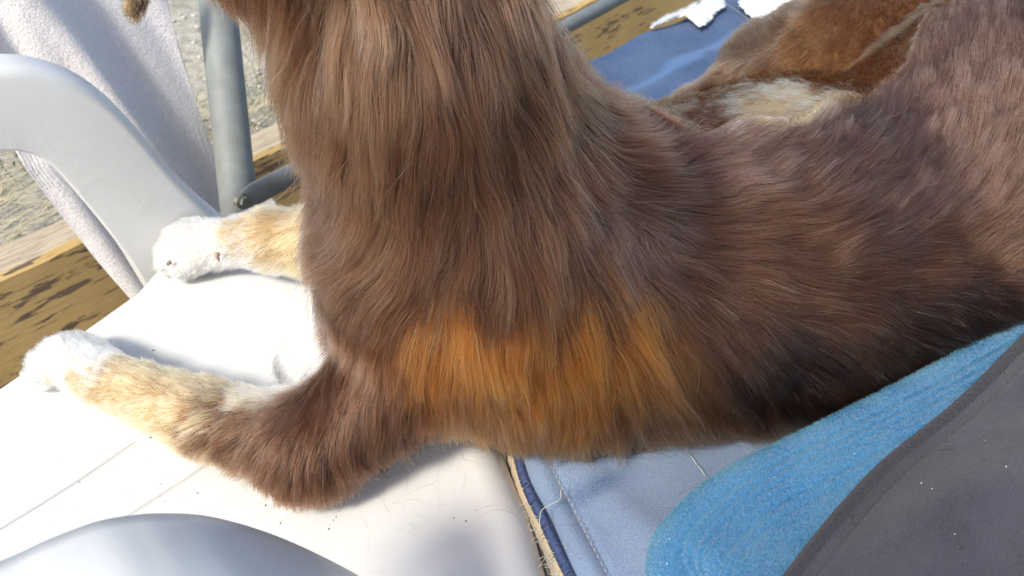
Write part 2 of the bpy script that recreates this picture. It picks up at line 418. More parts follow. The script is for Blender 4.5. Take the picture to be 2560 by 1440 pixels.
# chair back and legs (outside the picture, they carry what is seen)
V = []; n, m = 24, 24
for i in range(n):
    for j in range(m):
        b = j / (m - 1); h = .30 * i / (n - 1)
        V.append(SU(-.52 - .10 * (i / (n - 1)) - .05 * math.sin(math.pi * b), -.62 + .36 * b, h - .02))
o = mesh('backrest', V, grid_faces(n, m), PLASTIC, chair); t = o.modifiers.new('thickness', 'SOLIDIFY'); t.thickness = .006
for s, u in ((.20, -.78), (.16, -.27), (-.36, -.62), (-.36, -.28)):
    a = SU(s, u, -.03); b_ = SU(s * 1.12, u + (u + .52) * .12, -FLOOR)
    V, F = tube([a, b_], [.026, .02], 8); recalc(mesh('leg', V, F, PLASTIC, chair))
def near_arm():
    sil = [(-260, 1500), (0, 1403), (120, 1349), (240, 1304), (330, 1288), (400, 1283), (500, 1287), (600, 1309), (700, 1343), (800, 1388), (900, 1441), (1000, 1510), (1060, 1570)]
    C = crom(sil, 60); V = []
    uI = -.285
    for x, y in C:
        s, z = UP(x, y, uI)
        # rounded hood: inner edge, over the top, down the outside
        for k in range(16):
            t = k / 15; th = math.pi * .5 * t
            V.append(SU(s, uI + .085 * math.sin(th) ** 1.0, z - .05 * (1 - math.cos(th)) + .006 * math.sin(math.pi * min(1, t * 2)) ))
        V.append(SU(s, uI + .088, z - .12))
    o = recalc(mesh('armrest', V, grid_faces(60, 17), PLASTIC, chair))
    t = o.modifiers.new('thickness', 'SOLIDIFY'); t.thickness = .005; t.offset = -1
near_arm()

# ------------------------------------------------------------------ blue upholstered pad
PADM = mat_pad()
def seg_d(P, a, b):
    ab = b - a; t = np.clip(((P - a) @ ab) / (ab @ ab), 0, 1); return np.linalg.norm(P - (a + t[:, None] * ab), axis=1)
def poly_d(P, pts):
    d = np.full(len(P), 9.)
    for a, b in zip(pts[:-1], pts[1:]): d = np.minimum(d, seg_d(P, np.array(a), np.array(b)))
    return d
G2 = [(-.075, 1.055), (-.04, .80), (-.01, .55), tuple(U(1298, 1150)[:2]), tuple(U(1360, 1290)[:2]), tuple(U(1432, 1440)[:2]), (.075, .25), (.10, .12)]
def pad():
    Lf = crom([(*g, 0) for g in G2], 130); f1, f2 = U(1440, 157)[:2], U(1740, 24)[:2]; fd = (f2 - f1) / np.linalg.norm(f2 - f1)
    Lf[0, :2] = f1 - fd * .2
    far_end = f1 + fd * 1.5; near_end = np.array([1.5, -.1]); n, m = 130, 260; V = []
    w0 = np.linspace(0, 1, m) ** 1.35
    for i in range(n):
        e = far_end + (near_end - far_end) * (i / (n - 1))
        for j in range(m):
            p = Lf[i, :2] + (e - Lf[i, :2]) * w0[j]
            V.append((p[0], p[1], 0))
    V = np.array(V); P = V[:, :2]
    x, y = P[:, 0], P[:, 1]
    z = .0025 * np.sin(38 * x + 9 * y) + .0018 * np.sin(61 * y - 23 * x) - .0005
    z += .004 * np.exp(-(((x - .11) * .8 + (y - .36) * .6) / .018) ** 2)
    edge = np.linalg.norm(V[:, :2] - np.repeat(Lf[:, :2], m, 0), axis=1)
    z -= .012 * np.exp(-edge / .006); z += .0025 * np.exp(-((edge - .016) / .006) ** 2) - .0018 * np.exp(-((edge - .026) / .0022) ** 2)
    V[:, 2] = z - .004
    stripe = np.zeros(len(V))
    up_img = [(1380, 330), (1510, 243), (1600, 205), (1690, 158), (1760, 118), (1880, 70), (2000, 18)]
    for off, wd in ((0, .0085),):
        pts = [U(a, b)[:2] + np.array([-.71, .70]) * off for a, b in up_img]
        d = poly_d(P, pts); stripe = np.maximum(stripe, 1 - np.clip((d - wd) / .002, 0, 1))
    fade_shade = np.clip((.75 - y) / .25, 0, 1) * np.clip(1 - (x - .12) / .5, .45, 1)
    sgn = (P - U(1690, 158)[:2]) @ np.array([.71, -.70]); fade_shade = np.maximum(fade_shade, .45 * np.clip((sgn - .052) / .012, 0, 1) * np.clip((y - .6) / .1, 0, 1))
    shadow_at = U(1490, 1210)[:2]; ax = np.array([.87, .5]); rel = P - shadow_at
    fade_shade = fade_shade * (1 - .75 * np.exp(-((rel @ ax) / .03) ** 2 - ((rel @ np.array([-.5, .87])) / .009) ** 2))  # shadow blotch beside the dog, painted into the cushion colour
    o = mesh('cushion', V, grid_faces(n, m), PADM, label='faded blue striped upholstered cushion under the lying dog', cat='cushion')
    for nm, dat in (('stripe', stripe), ('fade_shade', fade_shade)):
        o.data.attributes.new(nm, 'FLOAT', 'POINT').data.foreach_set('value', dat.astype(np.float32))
    o.modifiers.new('subdivision', 'SUBSURF').render_levels = 1
    # foam / backing layer below, set a little out so that its beige edge shows
    ef = np.array(Lf); V2 = []
    for i in range(n):
        t = Lf[min(i + 1, n - 1)] - Lf[max(i - 1, 0)]; t /= np.linalg.norm(t); nn = np.array([t[1], -t[0], 0]) ; nn = -nn if nn[0] > 0 else nn
        wob = random.gauss(0, .0004)
        for k, (o_, z_) in enumerate(((-.02, -.014), (.003 + wob, -.0145), (.0045 + wob, -.022), (.003, -.05), (-.02, -.055))):
            V2.append(ef[i] + nn * o_ + np.array([0, 0, z_]))
    mesh('backing', V2, grid_faces(n, 5), mat_cloth('hessian', (.34, .27, .18), (.46, .38, .27), 600, bump=.2), o)
    bV = []
    for i in range(n):
        e = far_end + (near_end - far_end) * (i / (n - 1))
        bV += [(*ef[i, :2] , -.052), (*e, -.052)]
    mesh('underside', bV, grid_faces(n, 2), mat_flat('dark_lining', (.06, .06, .07)), o)
    # stitches along the hem
    th = mat_flat('cotton_thread', (.46, .45, .41)); parts = []; inn = []
    for i in range(n):
        t = Lf[min(i + 1, n - 1)] - Lf[max(i - 1, 0)]; t /= np.linalg.norm(t); nn = np.array([-t[1], t[0], 0]); nn = -nn if nn[0] < 0 else nn
        inn.append(Lf[i] + nn * .0235)
    inn = np.array(inn); acc = np.concatenate([[0], np.cumsum(np.linalg.norm(np.diff(inn, axis=0), axis=1))])
    def dashes(line, acc, step=.0058, on=.0042, z=.0, r=.00025):
        ps = []
        for k in range(int(acc[-1] / step)):
            q = [np.array([np.interp(k * step + e, acc, line[:, c]) for c in range(3)]) for e in (0, on * .5, on)]
            q[0][2] += z; q[1][2] += z + .0007; q[2][2] += z
            ps.append(tube(q, [r * .7, r, r * .7], 5))
        return ps
    mesh('stitching', *join(dashes(inn, acc, z=-.0035)), th, o, kind='stuff')
    for a, b in (((1808, 0), (1985, 128)), ((1722, 1130), (1800, 1232))):
        ln = np.array([U(*(np.array(a) + (np.array(b) - np.array(a)) * t)) for t in np.linspace(0, 1, 12)])
        ac = np.concatenate([[0], np.cumsum(np.linalg.norm(np.diff(ln, axis=0), axis=1))])
        mesh('seam_thread', *join(dashes(ln, ac, .012, .0116, -.002, .00035)), th, o)
    # overlock edge and frayed threads
    parts = []
    for i in range(0, 760):
        k = i / 760 * (n - 1); p = np.array([np.interp(k, range(n), Lf[:, c]) for c in range(3)])
        t = Lf[min(int(k) + 1, n - 1)] - Lf[int(k)]; t = t / (np.linalg.norm(t) + 1e-9); nn = np.array([-t[1], t[0], 0]); nn = nn if nn[0] > 0 else -nn
        a_ = random.gauss(0, .0008)
        parts.append(tube([p + nn * .004 + [0, 0, -.008], p + nn * .0005 + t * a_ + [0, 0, -.0085], p - nn * .0015 + t * a_ + [0, 0, -.014]], .00045, 4))
    mesh('overlock_edge', *join(parts), mat_flat('navy_thread', (.035, .06, .15)), o, kind='stuff')
    parts = []
    for i in range(36):
        k = random.uniform(62, 105); p = np.array([np.interp(k, range(n), Lf[:, c]) for c in range(3)])
        a_ = random.uniform(2.2, 4.4); ln = random.uniform(.006, .02); dd = np.array([math.cos(a_), math.sin(a_), -.25]) * ln
        bow = RNG.normal(0, .003, 3)
        parts.append(tube([p + [0, 0, -.012], p + dd * .5 + bow + [0, 0, -.012], p + dd + [0, 0, -.013]], .0002, 4))
    lp = [UD(1395, 1225, .62)] ; c0 = [(1402, 1222), (1400, 1247), (1375, 1262), (1355, 1275), (1349, 1300), (1352, 1325)]
    parts.append(tube(crom([U(a, b, .004) for a, b in c0], 26), .0004, 6))
    mesh('loose_thread', *join(parts), th, o, kind='stuff')
    return o
pad()

# ------------------------------------------------------------------ torn white fleece scraps on the far edge of the cushion
def scrap(poly, z, label, seed):
    rr = random.Random(seed); P = [U(x, y, z) for x, y in poly]; c = np.mean(P, 0)
    out_ = []
    for i in range(len(P)):                                   # ragged outline
        a, b = P[i], P[(i + 1) % len(P)]; k = max(2, int(np.linalg.norm(b - a) / .004))
        for t in range(k):
            p = a + (b - a) * t / k; out_.append(p + np.array([rr.gauss(0, .0016), rr.gauss(0, .0016), 0]))
    V = []; n = len(out_)
    for ring in (1, .93, .8, .5):
        for p in out_:
            q = c + (p - c) * ring; q[2] = z + .005 * (1 - ring) ** .5 + (0 if ring == 1 else .0015 * math.sin(q[0] * 130 + q[1] * 90)); V.append(q)
    V.append(c + [0, 0, .006]); F = grid_faces(4, n, True) + [(3 * n + i, 3 * n + (i + 1) % n, 4 * n) for i in range(n)]
    o = recalc(mesh('fabric_scrap', V, F, mat_cloth('white_fleece', (.62, .61, .58), (.78, .77, .74), 300, bump=.7), label=label, cat='fabric scrap', group='torn white fleece scraps'))
    return o
scrap([(1800, -40), (1812, 20), (1795, 25), (1765, 62), (1745, 66), (1715, 40), (1660, 52), (1625, 70), (1640, 58), (1700, 30), (1770, -5), (1785, -40)], .006, 'torn white fleece scrap hanging ragged over the far cushion edge beside the wooden beam', 1)
scrap([(1850, -40), (1850, 15), (1880, 45), (1930, 62), (2000, 66), (2080, 50), (2150, 10), (2150, -60)], .006, 'white fleece scrap between the cushion seam and the brown hind leg', 2)

# ------------------------------------------------------------------ dog: one body grown from a field of rounded limbs
def cone(P, a, b, ra, rb):
    a = np.array(a); b = np.array(b); ab = b - a; t = np.clip(((P - a) @ ab) / (ab @ ab), 0, 1)
    return np.linalg.norm(P - a - t[..., None] * ab, axis=-1) - (ra + (rb - ra) * t)
def ell(P, c, r, rz=0.):
    q = P - np.array(c); ca, sa = math.cos(rz), math.sin(rz)
    q = np.stack([q[..., 0] * ca + q[..., 1] * sa, -q[..., 0] * sa + q[..., 1] * ca, q[..., 2]], -1); r = np.array(r)
    k0 = np.linalg.norm(q / r, axis=-1); k1 = np.linalg.norm(q / (r * r), axis=-1); return k0 * (k0 - 1) / (k1 + 1e-9)
def smin(a, b, k):
    h = np.clip(.5 + .5 * (b - a) / k, 0, 1); return b + (a - b) * h - k * h * (1 - h)
BODY = [  # kind, args, blend
 ('c', (.01, .535, .105), (.22, .61, .11), .110, .108, .03),
 ('c', (.22, .61, .11), (.47, .70, .10), .106, .108, .05),
 ('e', (.46, .70, .15), (.155, .14, .13), R(20), .05),
 ('c', (.05, .508, .06), (.23, .535, .06), .076, .078, .05),
 ('c', (.055, .545, .135), (-.058, .490, .27), .070, .046, .05),
 ('e', (-.035, .487, .160), (.088, .058, .062), R(12), .04),
 ('e', (-.05, .55, .10), (.088, .105, .10), R(20), .05),       # chest
 ('c', (-.015, .530, .16), (-.057, .485, .30), .090, .057, .085),       # neck
 ('c', (-.054, .487, .30), (-.086, .475, .42), .056, .056, .05),
 ('e', (-.085, .485, .435), (.075, .068, .066), R(-30), .03),       # skull
 ('c', (-.12, .50, .42), (-.215, .545, .385), .042, .026, .03),      # muzzle
 ('c', tuple(UD(345, -120, .58)), tuple(UD(334, 34, .585)), .012, .0055, .008),   # hanging lower jaw
 ('c', (-.105, .42, .435), (-.136, .455, .362), .024, .013, .03),      # ear on our side
 ('c', (-.035, .465, .12), (-.068, .462, .082), .060, .043, .014),         # near shoulder, upper arm
 ('c', (-.068, .462, .082), (-.145, .424, .036), .043, .033, .02),
 ('c', (-.11, .512, .07), (-.160, .503, .045), .038, .022, .02),
 ('c', (-.145, .424, .034), (-.235, .462, .028), .033, .025, .02),       # near forearm
 ('c', (-.235, .462, .028), (-.325, .507, .024), .0255, .019, .012),
 ('c', (-.325, .507, .022), (-.348, .522, .020), .0195, .021, .01),
 ('e', (.345, .880, .125), (.105, .045, .055), R(32), .06),
 ('e', (-.368, .540, .017), (.036, .024, .017), R(145), .012),      # near paw
 ('c', (-.07, .66, .10), (-.165, .670, .050), .06, .036, .03),         # far shoulder
 ('c', (-.165, .668, .048), (-.235, .682, .044), .032, .026, .02),
 ('c', (-.235, .682, .044), (-.285, .698, .030), .025, .021, .012),
 ('e', (-.312, .706, .022), (.040, .029, .024), R(170), .012),       # far paw
 ('c', (.48, .885, .165), (.345, .86, .14), .085, .066, .03),            # far thigh
 ('c', (.345, .86, .14), (.272, .85, .11), .064, .044, .06),
 ('c', (.275, .90, .135), (.19, .835, .10), .022, .020, .02),         # hock to foot
 ('c', (.19, .835, .10), (.13, .80, .05), .021, .02, .02),
 ('c', (.275, .90, .135), (.33, .87, .14), .024, .05, .05),
 ('c', (.46, .62, .08), (.36, .575, .055), .09, .07, .09),           # near thigh, under the blanket
]
TOES = [((-.379, .560, .013), (-.400, .561, .010)), ((-.385, .546, .014), (-.408, .547, .010)), ((-.382, .530, .013), (-.402, .528, .010)),
        ((-.325, .720, .017), (-.345, .722, .012)), ((-.327, .706, .018), (-.351, .705, .012)), ((-.325, .691, .017), (-.344, .687, .012)), ((-.310, .682, .017), (-.325, .676, .012))]
for a, b in TOES: BODY.append(('c', a, b, .0112, .0095, .004))
def field(P):
    d = None
    for b in BODY:
        q = cone(P, *b[1:5]) if b[0] == 'c' else ell(P, b[1], b[2], b[3])
        d = q if d is None else smin(d, q, b[-1])
    return np.maximum(d, .003 - P[..., 2])
GH = .0055; GO = np.array([-.50, .26, -.02]); GN = np.array([214, 140, 100])
gx, gy, gz = [GO[i] + GH * np.arange(GN[i]) for i in range(3)]
FLD = np.empty(GN, np.float32)
for i0 in range(0, GN[0], 40):
    P = np.stack(np.meshgrid(gx[i0:i0 + 40], gy, gz, indexing='ij'), -1); FLD[i0:i0 + 40] = field(P)
GRD = np.stack(np.gradient(FLD, GH), -1).astype(np.float32)
def samp(A, P):
    q = (P - GO) / GH; q = np.clip(q, 0, np.array(GN) - 1.001); i = q.astype(int); f = (q - i).astype(np.float32); r = 0
    for c in range(8):
        o = np.array([c & 1, c >> 1 & 1, c >> 2 & 1]); wt = np.prod(np.where(o, f, 1 - f), axis=1); j = i + o
        v = A[j[:, 0], j[:, 1], j[:, 2]]; r = r + (v * (wt if v.ndim == 1 else wt[:, None]))
    return r
def nrm(v): return v / (np.linalg.norm(v, axis=-1, keepdims=True) + 1e-9)
def nets(Fd, o, h):
    inside = Fd < 0; nx, ny, nz = Fd.shape
    acc = np.zeros((nx - 1, ny - 1, nz - 1, 3), np.float32); cnt = np.zeros((nx - 1, ny - 1, nz - 1), np.int16)
    sl = lambda a, d: a[d[0]:a.shape[0] - 1 + d[0], d[1]:a.shape[1] - 1 + d[1], d[2]:a.shape[2] - 1 + d[2]]
    cs = [(i, j, k) for i in (0, 1) for j in (0, 1) for k in (0, 1)]
    for a in cs:
        for b in cs:
            if sum(b) - sum(a) == 1 and all(y >= x for x, y in zip(a, b)):
                fa, fb = sl(Fd, a), sl(Fd, b); cr = (fa < 0) != (fb < 0)
                t = np.where(cr, fa / np.where(cr, fa - fb, 1), 0)
                p = np.array(a) + t[..., None] * (np.array(b) - np.array(a)); acc += np.where(cr[..., None], p, 0); cnt += cr
    act = cnt > 0; idx = np.full(act.shape, -1, np.int64); idx[act] = np.arange(act.sum())
    ijk = np.argwhere(act); V = (ijk + acc[act] / cnt[act][:, None]) * h + o
    Q = []
    for ax in range(3):
        o1, o2 = [(1, 2), (2, 0), (0, 1)][ax]
        a = inside; b = np.roll(inside, -1, ax)
        for flip, msk in ((False, a & ~b), (True, ~a & b)):
            c = np.argwhere(msk); ok = (c[:, ax] < Fd.shape[ax] - 1) & (c[:, o1] > 0) & (c[:, o2] > 0) & (c[:, o1] < Fd.shape[o1] - 1) & (c[:, o2] < Fd.shape[o2] - 1); c = c[ok]
            e1 = np.eye(3, dtype=int)[o1]; e2 = np.eye(3, dtype=int)[o2]
            g = lambda c: idx[c[:, 0], c[:, 1], c[:, 2]]
            q = np.stack([g(c - e1 - e2), g(c - e2), g(c), g(c - e1)], 1); Q.append(q[:, ::-1] if flip else q)
    return V, np.vstack(Q)
BV, BF = nets(FLD, GO, GH)
sk = M('dog_skin'); skc = sk.n('Attribute', attribute_name='coat'); sk.set(sk.mix(.5, skc.outputs['Color'], (.03, .02, .015)), .9)
dog = mesh('dog', BV, BF, sk.m, label='brown long-haired dog with tan legs and white paws lying across chair and cushion', cat='dog')

# ------------------------------------------------------------------ coat map: picture point, hair direction, length (m), colour, optional clump
COATS = dict(b=(.068, .0285, .0145), w=(.112, .056, .030), d=(.028, .0135, .0095), r=(.088, .032, .016), o=(.27, .089, .018), n=(.125, .052, .018),  # o: orange flank, coat tone plus sunlight painted into the hair colour
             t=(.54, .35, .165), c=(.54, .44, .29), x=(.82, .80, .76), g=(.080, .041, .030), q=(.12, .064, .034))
MARK = [
 # neck and nape
 (560, 10, .2, 1, .02, 'd'), (640, 40, .0, 1, .03, 'd'), (690, 90, -.1, 1, .035, 'b'), (700, 20, 0, 1, .035, 'b'), (760, 60, -.05, 1, .045, 'b'), (900, 60, 0, 1, .05, 'w'), (1050, 60, .05, 1, .05, 'b'), (1200, 60, .15, 1, .05, 'b'), (1350, 80, .25, 1, .05, 'b'), (1405, 60, .15, 1, .05, 'b'),
 (600, 90, .1, 1, .03, 'q'), (640, 150, .15, 1, .03, 'q'), (670, 200, .1, 1, .03, 'q'), (690, 280, .1, 1, .03, 't'), (705, 340, .1, 1, .03, 'q'), (760, 470, .1, 1, .03, 'q'), (730, 430, .1, 1, .028, 'q'), (740, 220, -.05, 1, .04, 'w'), (850, 220, -.05, 1, .05, 'w'), (1000, 220, .0, 1, .055, 'w'), (1150, 220, .1, 1, .055, 'b'), (1300, 220, .3, 1, .05, 'b'), (1420, 220, .5, .95, .045, 'b'),
 (730, 380, .1, 1, .03, 'q'), (800, 400, .1, 1, .04, 'w'), (900, 400, -.15, 1, .05, 'w'), (1050, 400, -.1, 1, .055, 'b'), (1200, 400, .05, 1, .055, 'b'), (1350, 380, .25, 1, .055, 'b'), (1480, 340, .7, .9, .05, 'b'),
 # shoulder fan
 (840, 560, -.75, .7, .045, 'g'), (950, 560, -.45, .9, .05, 'w'), (1080, 560, -.2, 1, .055, 'b'), (1220, 560, 0, 1, .055, 'b'), (1370, 540, .15, 1, .055, 'b'), (1500, 480, .75, .7, .05, 'r'),
 (830, 680, -.85, .5, .04, 'w'), (950, 690, -.7, .75, .05, 'w'), (1080, 700, -.4, .95, .05, 'b'), (1220, 720, -.08, 1, .055, 'b'), (1370, 720, .05, 1, .055, 'b'), (1520, 660, .3, .95, .05, 'g'), (1620, 640, .6, .8, .045, 'g'),
 (900, 780, -.5, .85, .03, 'b'), (1000, 800, -.35, .95, .045, 'b'), (1100, 815, -.15, 1, .05, 'w'), (1250, 800, -.02, 1, .055, 'b'), (1400, 800, .08, 1, .055, 'b'), (1520, 790, .18, 1, .05, 'b'),
 (1040, 880, -.15, 1, .04, 'o'), (1150, 880, -.08, 1, .045, 'o'), (1250, 880, 0, 1, .05, 'o'), (1350, 880, .05, 1, .05, 'o'), (1450, 880, .1, 1, .05, 'o'), (1550, 860, .2, 1, .05, 'o'),  # sunlit flank patch starts here, painted as orange hair
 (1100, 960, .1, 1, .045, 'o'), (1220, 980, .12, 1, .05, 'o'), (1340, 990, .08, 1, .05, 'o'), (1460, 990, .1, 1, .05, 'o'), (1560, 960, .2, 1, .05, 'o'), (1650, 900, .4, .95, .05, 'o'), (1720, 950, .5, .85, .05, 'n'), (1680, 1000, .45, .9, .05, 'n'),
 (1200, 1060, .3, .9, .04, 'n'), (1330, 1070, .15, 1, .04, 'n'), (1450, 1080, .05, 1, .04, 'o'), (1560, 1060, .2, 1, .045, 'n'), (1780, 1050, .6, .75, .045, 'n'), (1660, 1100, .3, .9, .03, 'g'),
 # rear of the shoulder, back and flank
 (1700, 760, .5, .85, .045, 'b'), (1800, 880, .55, .8, .045, 'b'), (1900, 980, .5, .85, .035, 'd'),
 (1620, 340, .75, -.55, .05, 'r'), (1560, 390, .9, .1, .05, 'r'), (1680, 400, .9, -.4, .04, 'r'), (1640, 480, .95, .1, .045, 'b'), (1760, 500, .98, -.1, .035, 'b'), (1850, 430, .9, -.1, .028, 'g'),
 (1720, 600, .95, .25, .04, 'g'), (1850, 620, .98, .15, .035, 'b'), (1980, 560, .98, -.1, .032, 'b'), (2100, 600, .85, -.45, .032, 'b'), (2250, 540, .75, -.6, .028, 'g'),
 (1850, 750, .9, .4, .04, 'b'), (2000, 720, .95, .2, .035, 'b'), (2150, 700, .95, .05, .03, 'b'), (2350, 680, .95, .0, .025, 'b'), (2000, 880, .8, .55, .03, 'd'), (2200, 830, .8, .5, .025, 'b'), (2400, 780, .8, .5, .022, 'd'),
 (1850, 350, .9, -.2, .02, 'g'), (1950, 380, .85, -.4, .02, 'g'), (2100, 330, .5, -.8, .018, 'g'), (2300, 300, .25, -.95, .017, 'g'), (2500, 300, .2, -.95, .018, 'g'), (2100, 430, .75, -.6, .024, 'g'), (2300, 430, .45, -.85, .022, 'g'), (2500, 450, .45, -.85, .022, 'g'), (2400, 150, .2, -1, .016, 'g'), (2520, 100, .2, -1, .016, 'g'), (2450, 580, .7, -.6, .024, 'b'),
 # far hind leg
 (2000, 140, -.6, .75, .014, 'n'), (2150, 90, -.5, .8, .014, 'n'), (2250, 60, -.3, .9, .014, 'n'), (1900, 180, -.6, .6, .014, 'w'), (2050, 200, -.5, .6, .014, 'n'), (1960, 255, -.8, .3, .018, 'c'), (1890, 262, -.8, .3, .018, 'c'), (1810, 270, -.8, .3, .014, 'w'), (1760, 300, -.8, .3, .014, 'w'), (1820, 215, -.6, .5, .014, 'n'), (1900, 200, -.6, .5, .014, 'n'), (1980, 190, -.6, .5, .014, 'n'), (2060, 185, -.6, .5, .014, 'n'), (2140, 190, -.6, .5, .014, 'n'),  
 (1890, 120, -.1, -1, .035, 'q'), (1840, 180, -.6, .6, .014, 'w'), (1760, 250, -.7, .7, .012, 'w'),
 # near foreleg
 (830, 830, -.45, .9, .02, 'b'), (820, 950, -.25, .95, .02, 'b'), (950, 920, -.2, 1, .024, 'b'), (1000, 1020, -.1, 1, .024, 'b'), (900, 1080, -.15, 1, .024, 'b'), (780, 1100, -.3, .95, .022, 'b'), (650, 1080, -.6, .7, .018, 'b'), (560, 1060, -.8, .4, .016, 'b'), (520, 1030, -.8, .3, .014, 'b'),
 (700, 1220, .1, 1, .018, 'b'), (800, 1200, .15, 1, .022, 'b'), (900, 1180, .45, .9, .034, 'b'), (1000, 1110, .45, .85, .08, 'b'), (1080, 1105, .5, .85, .08, 'n'), (600, 1180, -.3, .9, .016, 'b'), (520, 1120, -.6, .7, .018, 'b'),
 (440, 1050, -.8, .2, .013, 't'), (420, 1000, -.85, -.15, .011, 't'), (340, 960, -.9, -.3, .010, 't'), (360, 1020, -.85, .2, .012, 't'), (260, 930, -.9, -.3, .009, 't'), (230, 985, -.9, 0, .009, 't'), (180, 960, -.9, 0, .009, 't'), (600, 990, -.9, .1, .012, 'c'), (720, 930, -.5, .8, .022, 'x'), (765, 870, -.5, .8, .022, 'x'), (740, 900, -.5, .8, .022, 'x'),
 (215, 890, -.85, -.4, .008, 'x'), (160, 890, -.9, -.3, .008, 'x'), (120, 880, -.9, -.2, .008, 'x'), (150, 930, -.9, 0, .008, 'x'),
 # far foreleg
 (780, 560, -.8, .5, .014, 't'), (700, 540, -.9, .2, .012, 't'), (620, 570, -.9, .25, .011, 't'), (570, 590, -.9, .3, .011, 't'), (700, 610, -.8, .5, .013, 't'), (500, 590, -.9, .3, .008, 'x'), (440, 610, -.9, .3, .008, 'x'), (500, 640, -.8, .5, .008, 'x'), (550, 620, -.8, .5, .008, 'x'), (420, 650, -.8, .5, .008, 'x'),
 # chin
 (314, 25, -.1, 1, .008, 't'), (336, 28, .0, 1, .006, 'd'), (350, 20, .1, 1, .006, 'd'), (340, 50, .1, 1, .006, 'q'),
]
def hits(px):
    d = np.array([ray(*p) for p in px]); t = np.full(len(px), .30)
    for _ in range(90):
        P = CAM + d * t[:, None]; f = field(P); t += f * .85
        if np.abs(f).max() < 1e-4: break
    P = CAM + d * t[:, None]; return P, (np.abs(field(P)) < .004) & (t < 1.4)
mp = np.array([(m[0], m[1]) for m in MARK], float); md = nrm(np.array([(m[2], m[3]) for m in MARK], float))
HP, ok1 = hits(mp)
tt = (HP - CAM) @ np.array([0, cp, -sp])
Q = np.array([CAM + ray(*(p + d_ * 12)) * t for p, d_, t in zip(mp, md, tt)])
hn = nrm(samp(GRD, HP)); fv = Q - HP; vw = nrm(HP - CAM); tg = np.cross(np.cross(vw, fv), hn); tg *= np.sign((tg * fv).sum(1, keepdims=True)); fv = nrm(tg)
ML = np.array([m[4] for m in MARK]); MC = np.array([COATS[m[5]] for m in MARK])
print('coat markers off the body:', [MARK[i][:2] for i in np.where(~ok1)[0]])
keep = ok1; HP, fv, ML, MC = HP[keep].astype(np.float32), fv[keep].astype(np.float32), ML[keep], MC[keep]
def coat(P, want='fcl', pw=2.0):
    P = P.astype(np.float32); res = [[], [], []]
    for i in range(0, len(P), 40000):
        p = P[i:i + 40000]; d2 = (p * p).sum(1)[:, None] + (HP * HP).sum(1)[None] - 2 * p @ HP.T
        d2 = np.maximum(d2, 0) + 1.2e-5; wt = d2 ** -pw; wt /= wt.sum(1, keepdims=True)
        if 'f' in want: res[0].append(wt @ fv)
        if 'c' in want:
            w3 = wt ** 1.35; w3 /= w3.sum(1, keepdims=True); res[1].append(w3 @ MC.astype(np.float32))
        if 'l' in want: res[2].append(wt @ ML.astype(np.float32))
    return [np.concatenate(r) if r else None for r in res]
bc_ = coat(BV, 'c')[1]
ca = dog.data.attributes.new('coat', 'FLOAT_COLOR', 'POINT'); ca.data.foreach_set('color', np.hstack([bc_, np.ones((len(BV), 1))]).astype(np.float32).ravel())

